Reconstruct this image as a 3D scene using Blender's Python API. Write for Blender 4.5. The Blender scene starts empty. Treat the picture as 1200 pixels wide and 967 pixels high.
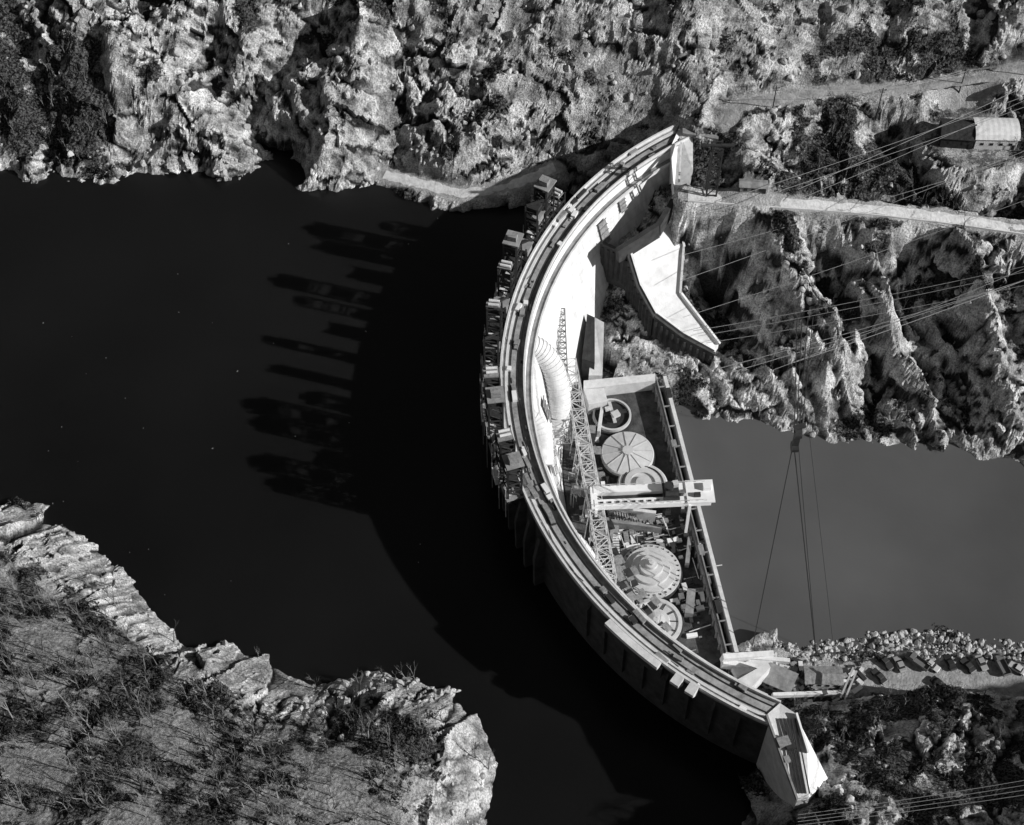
import bpy, math, random, bmesh
import numpy as np
from mathutils import Vector, Matrix
random.seed(7); rng=np.random.RandomState(11)
scene=bpy.context.scene
# ------------------------------------------------------------------ world frame
# metres; x east, y north, z up, reservoir level = 0.  Image pixel coordinates are
# projected back through the camera onto assumed elevations.
DEP=math.radians(55); CS,SN=math.cos(DEP),math.sin(DEP); DIST=480.0
CY,CZ=-DIST*CS,DIST*SN; F=600/math.tan(math.radians(17.5))
def S(u,v,z):
    a=(u-600)/F; b=(483.5-v)/F
    dy=CS+b*SN; dz=-SN+b*CS
    t=(z-CZ)/dz
    return (a*t, CY+dy*t, z)
def SV(u,v,z): return Vector(S(u,v,z))
DC=(112.5,-6.0)     # centre of dam circle
def arc(r,deg,z): 
    a=math.radians(deg); return (DC[0]+r*math.cos(a),DC[1]+r*math.sin(a),z)
# ------------------------------------------------------------------ materials
def newmat(name):
    m=bpy.data.materials.new(name); m.use_nodes=True
    nt=m.node_tree; b=nt.nodes['Principled BSDF']; return m,nt,b
def mat(name,col,rough=.85,var=.25,scale=.6,bump=.3,bscale=3.0,metal=0,lifts=0):
    m,nt,b=newmat(name); N=nt.nodes; L=nt.links
    b.inputs['Roughness'].default_value=rough; b.inputs['Metallic'].default_value=metal
    b.inputs['Specular IOR Level'].default_value=.2
    g=N.new('ShaderNodeNewGeometry')
    n=N.new('ShaderNodeTexNoise'); n.inputs['Scale'].default_value=scale; n.inputs['Detail'].default_value=8; n.inputs['Roughness'].default_value=.65
    L.new(g.outputs['Position'],n.inputs['Vector'])
    mr=N.new('ShaderNodeMapRange'); mr.inputs['From Min'].default_value=.3; mr.inputs['From Max'].default_value=.7
    mr.inputs['To Min'].default_value=col*(1-var); mr.inputs['To Max'].default_value=min(.9,col*(1+var*.6))
    L.new(n.outputs['Fac'],mr.inputs['Value'])
    out=mr.outputs['Result']
    if lifts:
        sp=N.new('ShaderNodeSeparateXYZ'); L.new(g.outputs['Position'],sp.inputs[0])
        d=N.new('ShaderNodeMath'); d.operation='MULTIPLY'; d.inputs[1].default_value=.33; L.new(sp.outputs['Z'],d.inputs[0])
        f=N.new('ShaderNodeMath'); f.operation='FRACT'; L.new(d.outputs[0],f.inputs[0])
        l=N.new('ShaderNodeMath'); l.operation='LESS_THAN'; l.inputs[1].default_value=.08; L.new(f.outputs[0],l.inputs[0])
        k=N.new('ShaderNodeMath'); k.operation='MULTIPLY_ADD'; k.inputs[1].default_value=-lifts; k.inputs[2].default_value=1; L.new(l.outputs[0],k.inputs[0])
        mp=N.new('ShaderNodeMapping'); mp.inputs['Scale'].default_value=(1,1,.08); L.new(g.outputs['Position'],mp.inputs[0])
        n3=N.new('ShaderNodeTexNoise'); n3.inputs['Scale'].default_value=.5; n3.inputs['Detail'].default_value=5; L.new(mp.outputs[0],n3.inputs['Vector'])
        m3=N.new('ShaderNodeMapRange'); m3.inputs['From Min'].default_value=.35; m3.inputs['From Max'].default_value=.55; m3.inputs['To Min'].default_value=.78; m3.inputs['To Max'].default_value=1
        L.new(n3.outputs['Fac'],m3.inputs['Value'])
        q=N.new('ShaderNodeMath'); q.operation='MULTIPLY'; L.new(k.outputs[0],q.inputs[0]); L.new(m3.outputs[0],q.inputs[1])
        q2=N.new('ShaderNodeMath'); q2.operation='MULTIPLY'; L.new(q.outputs[0],q2.inputs[0]); L.new(out,q2.inputs[1]); out=q2.outputs[0]
    L.new(out,b.inputs['Base Color'])
    if bump>0:
        n2=N.new('ShaderNodeTexNoise'); n2.inputs['Scale'].default_value=bscale; n2.inputs['Detail'].default_value=6
        L.new(g.outputs['Position'],n2.inputs['Vector'])
        bp=N.new('ShaderNodeBump'); bp.inputs['Strength'].default_value=bump; bp.inputs['Distance'].default_value=.3
        L.new(n2.outputs['Fac'],bp.inputs['Height']); L.new(bp.outputs[0],b.inputs['Normal'])
    return m
M_CONC=mat('dam_concrete',.76,var=.12,scale=.15,lifts=.12)
M_UPSHADE=mat('upstream_shade_concrete',.07,var=.5,scale=.3)  # concrete with the shade of the upstream side put into its colour
M_CONC2=mat('light_concrete',.66,var=.22,scale=.4)
M_CONCG=mat('weathered_concrete',.28,var=.4,scale=.4)
M_SHADE=mat('shade_dark_concrete',.05,var=.5,scale=.4)  # shade put into the colour: chute outer wall, pier side, wall recess
M_DIRTC=mat('stained_concrete',.08,var=.7,scale=.35,bump=.6)
M_ROADC=mat('crest_road_concrete',.34,var=.5,scale=.5)
M_STEEL=mat('dark_steel',.04,rough=.6,var=.4,bump=0)
M_STEELL=mat('galvanised_steel',.55,rough=.5,var=.3,bump=0)
M_WHITE=mat('white_paint',.82,rough=.5,var=.08,bump=0)
M_TIN=mat('tin_roof',.7,rough=.45,var=.2,scale=.5,bump=.1)
M_WOOD=mat('formwork_timber',.26,var=.5,scale=1.2)
M_DARK=mat('tarred_timber',.035,var=.5,scale=1)
M_DIRT=mat('dirt_road',.36,var=.5,scale=.35,bump=.8,bscale=1.5)
M_BOULD=mat('boulder_rock',.45,var=.6,scale=.5,bump=.6,bscale=2)
M_SHRUB=mat('shrub_leaves',.035,var=.5,scale=.5,bump=0)
M_BARK=mat('grey_bark',.2,var=.8,scale=.3,bump=0)
M_GLASS=mat('window_glass',.03,rough=.1,var=.1,bump=0)
M_TYRE=mat('tyre_rubber',.03,bump=0)
M_CABLE=mat('steel_rope',.45,rough=.5,var=.1,bump=0)
M_CABLED=mat('greased_rope',.025,rough=.5,var=.1,bump=0)
# ------------------------------------------------------------------ mesh builder
class MB:
    def __init__(s): s.v=[];s.f=[];s.m=[]
    def add(s,vs,fs,mi=0):
        o=len(s.v); s.v+= [tuple(p) for p in vs]
        for k,f in enumerate(fs): s.f.append(tuple(i+o for i in f)); s.m.append(mi[k] if isinstance(mi,list) else mi)
    def box(s,c,d,rz=0,mi=0):
        cx,cy,cz=c; a,b,h=d[0]/2,d[1]/2,d[2]/2; ca,sa=math.cos(rz),math.sin(rz)
        vs=[]
        for z in (-h,h):
            for x,y in ((-a,-b),(a,-b),(a,b),(-a,b)): vs.append((cx+x*ca-y*sa,cy+x*sa+y*ca,cz+z))
        s.add(vs,[(3,2,1,0),(4,5,6,7),(0,1,5,4),(1,2,6,5),(2,3,7,6),(3,0,4,7)],mi)
    def beam(s,p,q,w,h=None,mi=0):
        h=h or w; p=Vector(p);q=Vector(q); d=(q-p)
        if d.length<1e-6: return
        d.normalize(); up=Vector((0,0,1)) if abs(d.z)<.95 else Vector((1,0,0))
        r=d.cross(up).normalized(); u=r.cross(d)
        vs=[]
        for b in (p,q):
            for x,y in ((-1,-1),(1,-1),(1,1),(-1,1)): vs.append(b+r*x*w/2+u*y*h/2)
        s.add(vs,[(3,2,1,0),(4,5,6,7),(0,1,5,4),(1,2,6,5),(2,3,7,6),(3,0,4,7)],mi)
    def tube(s,path,r,n=8,mi=0):
        path=[Vector(p) for p in path]; rings=[]
        rs=r if isinstance(r,(list,tuple)) else [r]*len(path)
        for i,p in enumerate(path):
            d=(path[min(i+1,len(path)-1)]-path[max(i-1,0)]).normalized()
            up=Vector((0,0,1)) if abs(d.z)<.95 else Vector((0,1,0))
            a=d.cross(up).normalized(); b=a.cross(d)
            rings.append([p+(a*math.cos(2*math.pi*k/n)+b*math.sin(2*math.pi*k/n))*rs[i] for k in range(n)])
        vs=[p for R in rings for p in R]; fs=[]
        for i in range(len(path)-1):
            for k in range(n):
                fs.append((i*n+k,i*n+(k+1)%n,(i+1)*n+(k+1)%n,(i+1)*n+k))
        fs.append(tuple(range(n-1,-1,-1))); fs.append(tuple((len(path)-1)*n+k for k in range(n)))
        s.add(vs,fs,mi)
    def lathe(s,c,prof,n=40,mi=0):
        vs=[];fs=[]
        for r,z in prof:
            for k in range(n):
                a=2*math.pi*k/n; vs.append((c[0]+r*math.cos(a),c[1]+r*math.sin(a),c[2]+z))
        for i in range(len(prof)-1):
            for k in range(n): fs.append((i*n+k,i*n+(k+1)%n,(i+1)*n+(k+1)%n,(i+1)*n+k))
        s.add(vs,fs,mi)
    def prism(s,top,dz,mi=0,bottom=None):
        n=len(top); bot=bottom or [(p[0],p[1],p[2]-dz) for p in top]
        s.add(list(top)+list(bot),[tuple(range(n)),tuple(range(2*n-1,n-1,-1))]+[(i,i+n,(i+1)%n+n,(i+1)%n) for i in range(n)],mi)
    def arcsweep(s,prof,a0,a1,n,mi=0,edge0=None):
        vs=[];fs=[];k=len(prof);ms=[]
        for i in range(n+1):
            a=a0+(a1-a0)*i/n
            for r,z in prof: vs.append(arc(r,a,z))
        for i in range(n):
            for j in range(k): fs.append((i*k+j,i*k+(j+1)%k,(i+1)*k+(j+1)%k,(i+1)*k+j)); ms.append(edge0 if (edge0 is not None and j==0) else mi)
        fs.append(tuple(range(k))); fs.append(tuple(n*k+j for j in range(k-1,-1,-1))); ms+=[mi,mi]
        s.add(vs,fs,ms)
    def arcbox(s,r0,r1,z0,z1,a0,a1,n=60,mi=0): s.arcsweep([(r0,z0),(r1,z0),(r1,z1),(r0,z1)],a0,a1,n,mi)
    def truss(s,p,q,w,h,nb,t=.25,mi=0):
        p=Vector(p);q=Vector(q); d=(q-p).normalized(); up=Vector((0,0,1)) if abs(d.z)<.9 else Vector((0,1,0))
        r=d.cross(up).normalized(); u=r.cross(d)
        cs=[(-w/2,-h/2),(w/2,-h/2),(w/2,h/2),(-w/2,h/2)]
        P=[[p+(q-p)*i/nb+r*a+u*b for a,b in cs] for i in range(nb+1)]
        for j in range(4): s.beam(P[0][j],P[-1][j],t*1.3,mi=mi)
        for i in range(nb+1):
            for j in range(4):
                s.beam(P[i][j],P[i][(j+1)%4],t,mi=mi)
                if i<nb:
                    if (i+j)%2: s.beam(P[i][j],P[i+1][(j+1)%4],t,mi=mi)
                    else: s.beam(P[i+1][j],P[i][(j+1)%4],t,mi=mi)
    def obj(s,name,mats,parent=None,recalc=True):
        me=bpy.data.meshes.new(name); me.from_pydata(s.v,[],s.f)
        for m in mats: me.materials.append(m)
        me.polygons.foreach_set('material_index',s.m)
        if recalc:
            bm=bmesh.new(); bm.from_mesh(me); bmesh.ops.recalc_face_normals(bm,faces=bm.faces); bm.to_mesh(me); bm.free()
        me.update(); o=bpy.data.objects.new(name,me); scene.collection.objects.link(o)
        if parent: o.parent=parent
        return o
def empty(name):
    o=bpy.data.objects.new(name,None); scene.collection.objects.link(o); return o
def fastmesh(name,V,Fq,mats,smooth=False,attrs=None):
    me=bpy.data.meshes.new(name); k=Fq.shape[1]
    me.vertices.add(len(V)); me.vertices.foreach_set('co',V.astype(np.float32).ravel())
    me.loops.add(Fq.size); me.loops.foreach_set('vertex_index',Fq.astype(np.int32).ravel())
    me.polygons.add(len(Fq)); me.polygons.foreach_set('loop_start',np.arange(0,Fq.size,k,dtype=np.int32))
    me.polygons.foreach_set('loop_total',np.full(len(Fq),k,dtype=np.int32))
    me.polygons.foreach_set('use_smooth',np.full(len(Fq),smooth))
    for m in mats: me.materials.append(m)
    if attrs:
        for n,a in attrs.items():
            at=me.attributes.new(n,'FLOAT','POINT'); at.data.foreach_set('value',a.astype(np.float32))
    me.update(calc_edges=True); me.validate()
    o=bpy.data.objects.new(name,me); scene.collection.objects.link(o); return o
# ------------------------------------------------------------------ noise
def hsh(ix,iy,seed):
    h=(ix.astype(np.int64)*374761393+iy.astype(np.int64)*668265263+seed*982451653)&0x7fffffff
    h=((h^(h>>13))*1274126177)&0x7fffffff
    return (h^(h>>16))&0xffff
def pn(x,y,seed=0):
    ix=np.floor(x);iy=np.floor(y);fx=x-ix;fy=y-iy
    ux=fx*fx*fx*(fx*(fx*6-15)+10);uy=fy*fy*fy*(fy*(fy*6-15)+10)
    def g(i,j):
        a=hsh(ix+i,iy+j,seed)/65536.0*2*np.pi
        return np.cos(a)*(fx-i)+np.sin(a)*(fy-j)
    return ((g(0,0)*(1-ux)+g(1,0)*ux)*(1-uy)+(g(0,1)*(1-ux)+g(1,1)*ux)*uy)*1.5
def fbm(x,y,L,o=4,seed=0,ridge=False):
    t=0;a=1;n=0
    for i in range(o):
        v=pn(x/L+seed*7.3,y/L-seed*3.1,seed+i)
        if ridge: v=1-2*np.abs(v)
        t=t+a*v;n+=a;a*=.5;L/=2.03
    return t/n
def facets(x,y,L,seed,tilt=1.0):
    """blocky jointed rock: each Voronoi cell is a tilted plane with its own level"""
    x=x/L;y=y/L; ix=np.floor(x);iy=np.floor(y); best=np.full(x.shape,9.);out=np.zeros_like(x)
    for i in (-1,0,1):
        for j in (-1,0,1):
            cx=ix+i;cy=iy+j
            px=cx+hsh(cx,cy,seed)/65536.;py=cy+hsh(cx,cy,seed+1)/65536.
            d=(x-px)**2+(y-py)**2
            h=hsh(cx,cy,seed+2)/65536.*2-1; tx=hsh(cx,cy,seed+3)/65536.*2-1; ty=hsh(cx,cy,seed+4)/65536.*2-1
            v=h*.6+tilt*(tx*(x-px)+ty*(y-py))
            m=d<best; out=np.where(m,v,out); best=np.where(m,d,best)
    return out
# ------------------------------------------------------------------ terrain controls (image pixels with assumed heights, plus an added unseen hill)
C=[]
def c(*pts):
    for p in pts: C.append(S(*p))
c((0,190,0),(35,214,0),(75,206,0),(135,218,0),(150,196,0),(200,203,0),(240,190,0),(300,198,0),(360,212,0),(430,216,0),(455,206,0),(540,250,0),(600,238,0),(650,226,-4),(500,232,0))
c((0,100,20),(130,110,19),(250,100,20),(400,110,20),(520,120,20),(600,100,24),(600,160,12),(660,190,8),(740,160,16),(780,138,22),(700,100,27),(480,190,5),(560,200,6))
c((0,0,38),(200,0,38),(400,0,40),(600,0,43),(600,50,33),(800,100,32),(800,0,52),(1000,0,50),(1200,0,53),(1000,55,41),(1200,40,44))
c((-200,190,0),(-200,0,38),(0,-120,62),(600,-120,68),(1200,-120,75),(-200,-120,60),(1400,-60,66))
c((870,118,30),(960,108,31),(1040,103,32),(1120,97,33),(1200,82,35),(1300,70,37),(900,180,26),(1000,180,26),(1145,165,25),(1250,180,24))
c((812,228,24),(900,236,23),(1000,243,21),(1100,254,19),(1200,268,17),(1320,285,15),(835,170,26),(805,150,26))
c((850,262,15),(840,330,-10),(880,300,8),(870,425,-16),(950,300,8),(950,400,-8),(1000,300,9),(1000,400,-6),(1000,470,-20),(1100,300,10),(1100,400,-4),(1100,480,-17),(1200,320,9),(1200,420,-4),(1200,500,-18),(1320,450,-5))
c((800,486,-28),(850,492,-28),(950,503,-28),(1060,520,-28),(1130,533,-28),(1200,548,-28),(1320,570,-28))
c((740,370,-8),(740,420,-17),(780,455,-23),(715,440,-22),(900,470,-23),(700,350,-10),(770,290,0),(720,300,0),(690,420,-24))
c((850,560,-38),(1000,600,-38),(1200,650,-38),(870,700,-38),(1000,680,-38),(1320,660,-38),(730,520,-36),(740,600,-36),(770,680,-36),(810,740,-36),(680,520,-36),(700,640,-36),(660,450,-34))
c((860,775,-28),(900,772,-28),(970,762,-28),(1030,742,-28),(1100,738,-28),(1200,752,-28),(1320,760,-28))
c((900,800,-22),(1000,788,-25),(1100,792,-23),(1200,800,-22),(960,830,-14),(1000,850,-4),(1100,860,0),(1200,870,2),(985,900,14),(1050,930,20),(1200,940,24),(960,960,24),(1000,1000,30),(930,960,20),(1320,850,15))
c((850,800,-25),(880,830,-15))
c((200,300,-22),(0,300,-22),(400,320,-22),(300,450,-28),(100,450,-28),(0,520,-22),(150,600,-24),(300,680,-24),(450,690,-26),(550,400,-30),(540,320,-20),(600,650,-30),(620,760,-28),(700,800,-28),(800,870,-24),(650,900,-24),(640,980,-18),(720,930,-20),(-200,400,-26),(-200,560,-20))
c((860,985,-3),(800,1000,-2),(720,1030,-4),(650,1040,-10),(700,1110,20),(850,1070,25),(600,1080,0))
c((0,612,5),(70,632,7),(108,672,5),(146,710,6),(196,744,5),(255,769,4),(315,799,4),(365,810,3),(436,790,5),(484,792,5),(522,818,5),(552,855,4),(566,895,3),(566,940,1),(555,980,0))
c((0,650,17),(100,712,17),(200,782,17),(330,838,14),(440,820,16),(505,845,15),(536,900,12),(520,960,10),(0,800,34),(100,900,38),(300,900,29),(430,890,22),(475,960,18),(0,1000,46),(200,1000,42),(-200,700,30),(-200,1000,60),(200,1100,60),(450,1100,35))
for p in [(-500,40,-26),(-500,220,90),(-500,-250,100),(0,-320,110),(0,420,170),(500,420,170),(-500,420,170),(245,-135,78),(300,-180,95),(500,-300,130),(500,-40,-38),(500,180,110),(230,-95,14)]: C.append(p)  # south-east hill points are off frame, added to shade the bottom-right slope
C=np.array(C)
def rbf_fit(P):
    n=len(P); X=P[:,:2]
    K=np.sqrt(((X[:,None]-X[None])**2).sum(-1)+4)
    A=np.zeros((n+3,n+3)); A[:n,:n]=K-np.eye(n)*.6; A[:n,n]=1;A[:n,n+1:]=X;A[n,:n]=1;A[n+1:,:n]=X.T
    return np.linalg.solve(A,np.r_[P[:,2],0,0,0])
W=rbf_fit(C)
def base(x,y):
    h=W[len(C)]+W[len(C)+1]*x+W[len(C)+2]*y
    for i in range(len(C)): h=h+W[i]*np.sqrt((x-C[i,0])**2+(y-C[i,1])**2+4)
    return h
def geo(a,step,n,sgn): 
    o=[];d=step
    for i in range(n): d*=1.22;a+=sgn*d;o.append(a)
    return o
GS=.54
fx=np.arange(-212,212,GS); fy=np.arange(-150,192,GS)
xs=np.array(geo(fx[0],GS,30,-1)[::-1]+list(fx)+geo(fx[-1],GS,30,1)); ys=np.array(geo(fy[0],GS,30,-1)[::-1]+list(fy)+geo(fy[-1],GS,30,1))
X,Y=np.meshgrid(xs,ys); nx,ny=len(xs),len(ys)
H=np.clip(base(X,Y),-60,190)
def blob(u,v,z,r): 
    p=S(u,v,z); return np.exp(-((X-p[0])**2+(Y-p[1])**2)/r**2)
def blur(a,n):
    for _ in range(n): a=(a+np.roll(a,1,0)+np.roll(a,-1,0)+np.roll(a,1,1)+np.roll(a,-1,1))/5
    return a
H0=H.copy()
patch=fbm(X,Y,20,3,12)
# brushy slope = interior of the left-bank peninsula, above the bare rim rocks
BL=np.clip((H0-15+patch*9)/6,0,1)*(Y<-20)*(X<10)
amp=np.ones_like(H)-.72*BL
TAL=np.clip(blob(620,30,38,28)+blob(760,50,40,35)+blob(950,60,40,35),0,1)
RC=np.clip(blob(1080,380,0,45)+blob(950,360,0,25),0,1)
amp*=(1-.5*TAL)
amp*=(.72+np.clip(patch*1.6,-.35,.5))
wx=fbm(X,Y,26,3,3)*7; wy=fbm(X,Y,26,3,4)*7
sx=fbm(X,Y,5,2,41)*1.6; sy=fbm(X,Y,5,2,42)*1.6
big=fbm(X+wx,Y+wy,44,3,5)*7
ribs=(fbm((X+wx)*1.0+Y*.5,Y*.30+wy*.5,19,3,15,True)-.4)*14*RC
ribs2=(fbm((X+wx)-Y*.2,Y*.6,26,3,16,True)-.4)*7*(1-TAL*.6)*(Y>60)
H=H+(big+ribs+ribs2)*np.clip((H+34)/10,0.05,1)*(1-.5*BL)
def gully(p,q,w,d):
    global H
    p=np.array(p[:2]);q=np.array(q[:2]);e=q-p;L=(e**2).sum()
    t=np.clip(((X-p[0])*e[0]+(Y-p[1])*e[1])/L,0,1)
    D=np.hypot(X-p[0]-t*e[0]+wx*.4+sx,Y-p[1]-t*e[1]+wy*.4+sy)
    H=H+d*np.exp(-(D/w)**2)
gully(S(1010,330,5),S(1090,470,-15),6,8); gully(S(1060,320,8),S(1110,430,-8),8,-12)
gully(S(1130,300,9),S(1190,480,-15),6,8); gully(S(1185,290,12),S(1200,400,0),8,-11)
gully(S(905,290,8),S(990,440,-12),6,8); gully(S(845,270,5),S(870,390,-12),8,-12)
gully(S(960,290,8),S(1040,430,-8),6,-9)
gully(S(990,200,26),S(1190,225,22),8,-10); gully(S(1050,140,28),S(1090,190,25),7,-7); gully(S(900,160,28),S(980,215,24),6,-6)
gully(S(250,60,25),S(330,200,0),7,-9); gully(S(150,80,25),S(250,190,0),6,6)
gully(S(30,20,30),S(60,150,10),8,-8); gully(S(430,60,25),S(380,200,2),7,6); gully(S(380,20,35),S(300,100,20),6,-7); gully(S(520,40,30),S(500,150,15),6,-5)
calm=np.ones_like(H)
def flat(pts,w,fall=5):
    global H,calm
    P=np.array(pts); best=np.full(X.shape,1e9); bz=np.zeros_like(X)
    for a,b in zip(P[:-1],P[1:]):
        e=b[:2]-a[:2];L=max((e**2).sum(),1e-6)
        t=np.clip(((X-a[0])*e[0]+(Y-a[1])*e[1])/L,0,1)
        D=np.hypot(X-a[0]-t*e[0],Y-a[1]-t*e[1]); m=D<best
        best[m]=D[m]; bz[m]=(a[2]+t*(b[2]-a[2]))[m]
    k=np.clip((best-w)/fall,0,1); k=k*k*(3-2*k)
    H=bz*(1-k)+H*k; calm=calm*np.clip((best-w)/2.2,0,1)
    bn=best+fbm(X,Y,4,3,77)*2.2
    return np.exp(-(np.maximum(bn-w*.7,0)/1.3)**2)
def smooth(pts,n=12):
    P=[Vector(p) for p in pts]; P=[P[0]*2-P[1]]+P+[P[-1]*2-P[-2]]; o=[]
    for i in range(1,len(P)-2):
        for k in range(n):
            t=k/n; a,b,c_,d=P[i-1:i+3]
            o.append(.5*((2*b)+(-a+c_)*t+(2*a-5*b+4*c_-d)*t*t+(-a+3*b-3*c_+d)*t**3))
    o.append(P[-2]); return o
R1=smooth([S(850,146,27),S(868,122,29.5),S(915,116,30.5),S(960,108,31),S(1000,103,31.6),S(1040,106,32),S(1120,96,33),S(1165,90,34),S(1200,80,35),S(1300,60,38)])
R2=smooth([S(806,229,23.5),S(900,236,23),S(1000,243,21),S(1100,254,19),S(1200,268,17),S(1330,287,15)])
R3=smooth([S(450,205,1.2),S(490,214,2.0),S(545,226,3),S(600,216,5),S(650,196,8.5)])
R4=smooth([S(945,800,-24),S(1010,796,-24),S(1100,792,-23.4),S(1200,800,-22.5),S(1330,815,-22)])
dirt=flat(R1,2.8)+flat(R2,2.8)+flat(R3,2.8,3)+flat(R4,6.0,4)
pads=[(S(1140,163,25),13),(S(880,222,24.5),4),(S(905,792,-23),9)]
for p,r in pads:
    D=np.hypot(X-p[0],Y-p[1]); k=np.clip((D-r)/7,0,1);k=k*k*(3-2*k); H=p[2]*(1-k)+H*k; calm=calm*np.clip((D-r)/2.5,0,1); dirt=dirt+np.clip((r+2-D+fbm(X,Y,5,3,78)*5)/3,0,1)*.3
dirt=np.clip(dirt,0,1)
# rock relief displaced along the surface normal so that cliffs break into blocks
gy,gx=np.gradient(blur(H,8),ys,xs); gx=np.clip(gx,-2,2);gy=np.clip(gy,-2,2)
nl=np.sqrt(1+gx**2+gy**2)
u1=X+H*.35; v1=Y+H*.75     # block pattern also varies with height
f0=facets(u1+wx*.5+sx,v1+wy*.5+sy,13,50,1.4)*2.6
f1=facets(u1+sx*1.2,v1+sy*1.2,6.0,60,1.3)*1.5
f2=facets(u1+sx*.6,v1+sy*.6,2.9,70,1.2)*.75
f3=facets(u1,v1,1.5,80,1.0)*.38
fine=np.clip(.55+fbm(X,Y,16,2,14)*1.4,.1,1.1)
N=f0*(1-.3*RC)+f1*(.45+.6*fine)*(1-.35*RC)+(f2+f3)*(.35+.9*fine)+fbm(u1,v1,3,4,10)*.8*fine
damp=np.clip((H+34)/8,0,1)*.9+.1
Dn=N*amp*damp*(calm*.96+.04)
Hd=H+Dn/nl
veg_up=(.8-np.hypot(gx,gy))
Rr=np.hypot(X-DC[0],Y-DC[1]); Th=np.degrees(np.arctan2(Y-DC[1],X-DC[0]))%360
inside=(Rr<118)&(Rr>88)&(Th>152)&(Th<236); Hd[inside]=np.minimum(Hd[inside],-27)
nearcrest=(Rr<119)&(Rr>103)&(Th>124)&(Th<243); Hd[nearcrest]=np.minimum(Hd[nearcrest],np.minimum(18,(np.minimum(Th-121,246-Th)[nearcrest])*2.0+0))
near2=(Rr>=110)&(Rr<126)&(Th>132)&(Th<238); Hd[near2]=np.minimum(Hd[near2],-3)
H=Hd
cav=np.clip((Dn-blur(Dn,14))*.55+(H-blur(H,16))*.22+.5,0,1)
veg_shade=fbm(X,Y,24,4,21)*1.1+fbm(X,Y,7,3,22)*.7+veg_up*.3
veg_shade+=.5*blob(60,40,30,36)+.5*np.clip(blob(1110,860,0,34),0,1)+.05*BL-.35*((H0>0)&(H0<14)&(Y<-20)&(X<10))
veg_shade+=.4*blob(1080,195,24,36)+.25*blob(930,180,25,20)-.1*TAL-.25*blob(200,170,6,50)-.15*blob(420,150,10,50)  # first two blobs put right-bank shadow into the plant mask
veg_shade=np.clip(veg_shade*1.7+.28,0,1)*(1-dirt)
k=Dn/nl*.7
V=np.stack([X-gx*k+fbm(X,Y,3,2,31)*.3*calm,Y-gy*k+fbm(X,Y,3,2,32)*.3*calm,H],-1)
VG=V; V=V.reshape(-1,3)
idx=np.arange(nx*ny).reshape(ny,nx)
Fq=np.stack([idx[:-1,:-1],idx[:-1,1:],idx[1:,1:],idx[1:,:-1]],-1).reshape(-1,4)
m,nt,b=newmat('rocky_hillside'); Nn=nt.nodes; L=nt.links
b.inputs['Roughness'].default_value=.95; b.inputs['Specular IOR Level'].default_value=.1
g=Nn.new('ShaderNodeNewGeometry')
def noise(scale,det=8,ro=.65):
    n=Nn.new('ShaderNodeTexNoise'); n.inputs['Scale'].default_value=scale;n.inputs['Detail'].default_value=det;n.inputs['Roughness'].default_value=ro
    L.new(g.outputs['Position'],n.inputs['Vector']); return n.outputs['Fac']
def attr(n):
    a=Nn.new('ShaderNodeAttribute'); a.attribute_name=n; return a.outputs['Fac']
def mrange(s,a,b_,c_,d):
    r=Nn.new('ShaderNodeMapRange'); L.new(s,r.inputs[0])
    for i,v in zip((1,2,3,4),(a,b_,c_,d)): r.inputs[i].default_value=v
    return r.outputs[0]
def mth(op,a,b_):
    r=Nn.new('ShaderNodeMath'); r.operation=op
    for i,s_ in enumerate((a,b_)):
        if isinstance(s_,(int,float)): r.inputs[i].default_value=s_
        else: L.new(s_,r.inputs[i])
    return r.outputs[0]
def fmix(f,a,b_):
    mx=Nn.new('ShaderNodeMix'); mx.data_type='FLOAT'
    for i,s_ in ((0,f),(2,a),(3,b_)):
        if isinstance(s_,(int,float)): mx.inputs[i].default_value=s_
        else: L.new(s_,mx.inputs[i])
    return mx.outputs[0]
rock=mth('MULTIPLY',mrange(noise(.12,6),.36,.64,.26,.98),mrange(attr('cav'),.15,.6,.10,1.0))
rock=mth('MULTIPLY',rock,mrange(noise(1.8,6),.38,.56,.4,1.05))
vegc=mrange(noise(1.4,6,.7),.44,.7,.008,.22)
vm=mrange(mth('ADD',attr('veg_shade'),mth('MULTIPLY',mth('SUBTRACT',noise(.6,9,.8),.5),2.4)),.5,.6,0,1)
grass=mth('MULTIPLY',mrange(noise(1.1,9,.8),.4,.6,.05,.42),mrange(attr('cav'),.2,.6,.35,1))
rock2=fmix(mth('MULTIPLY',attr('grassy'),.85),rock,grass)
col=fmix(vm,rock2,vegc)
col=fmix(attr('dirt'),col,mrange(noise(.5),.35,.65,.25,.55))
L.new(col,b.inputs['Base Color'])
bp=Nn.new('ShaderNodeBump'); bp.inputs['Strength'].default_value=1; bp.inputs['Distance'].default_value=1.0
L.new(noise(1.5,9,.7),bp.inputs['Height']); L.new(bp.outputs[0],b.inputs['Normal'])
fastmesh('rocky_hillside_terrain',V,Fq,[m],False,{'veg_shade':veg_shade.ravel(),'cav':cav.ravel(),'dirt':dirt.ravel()*.8,'grassy':BL.ravel()})
def hz(x,y):
    i=np.clip(np.searchsorted(xs,x)-1,0,nx-2); j=np.clip(np.searchsorted(ys,y)-1,0,ny-2)
    tx=(x-xs[i])/(xs[i+1]-xs[i]); ty=(y-ys[j])/(ys[j+1]-ys[j])
    return (H[j,i]*(1-tx)+H[j,i+1]*tx)*(1-ty)+(H[j+1,i]*(1-tx)+H[j+1,i+1]*tx)*ty
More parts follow.
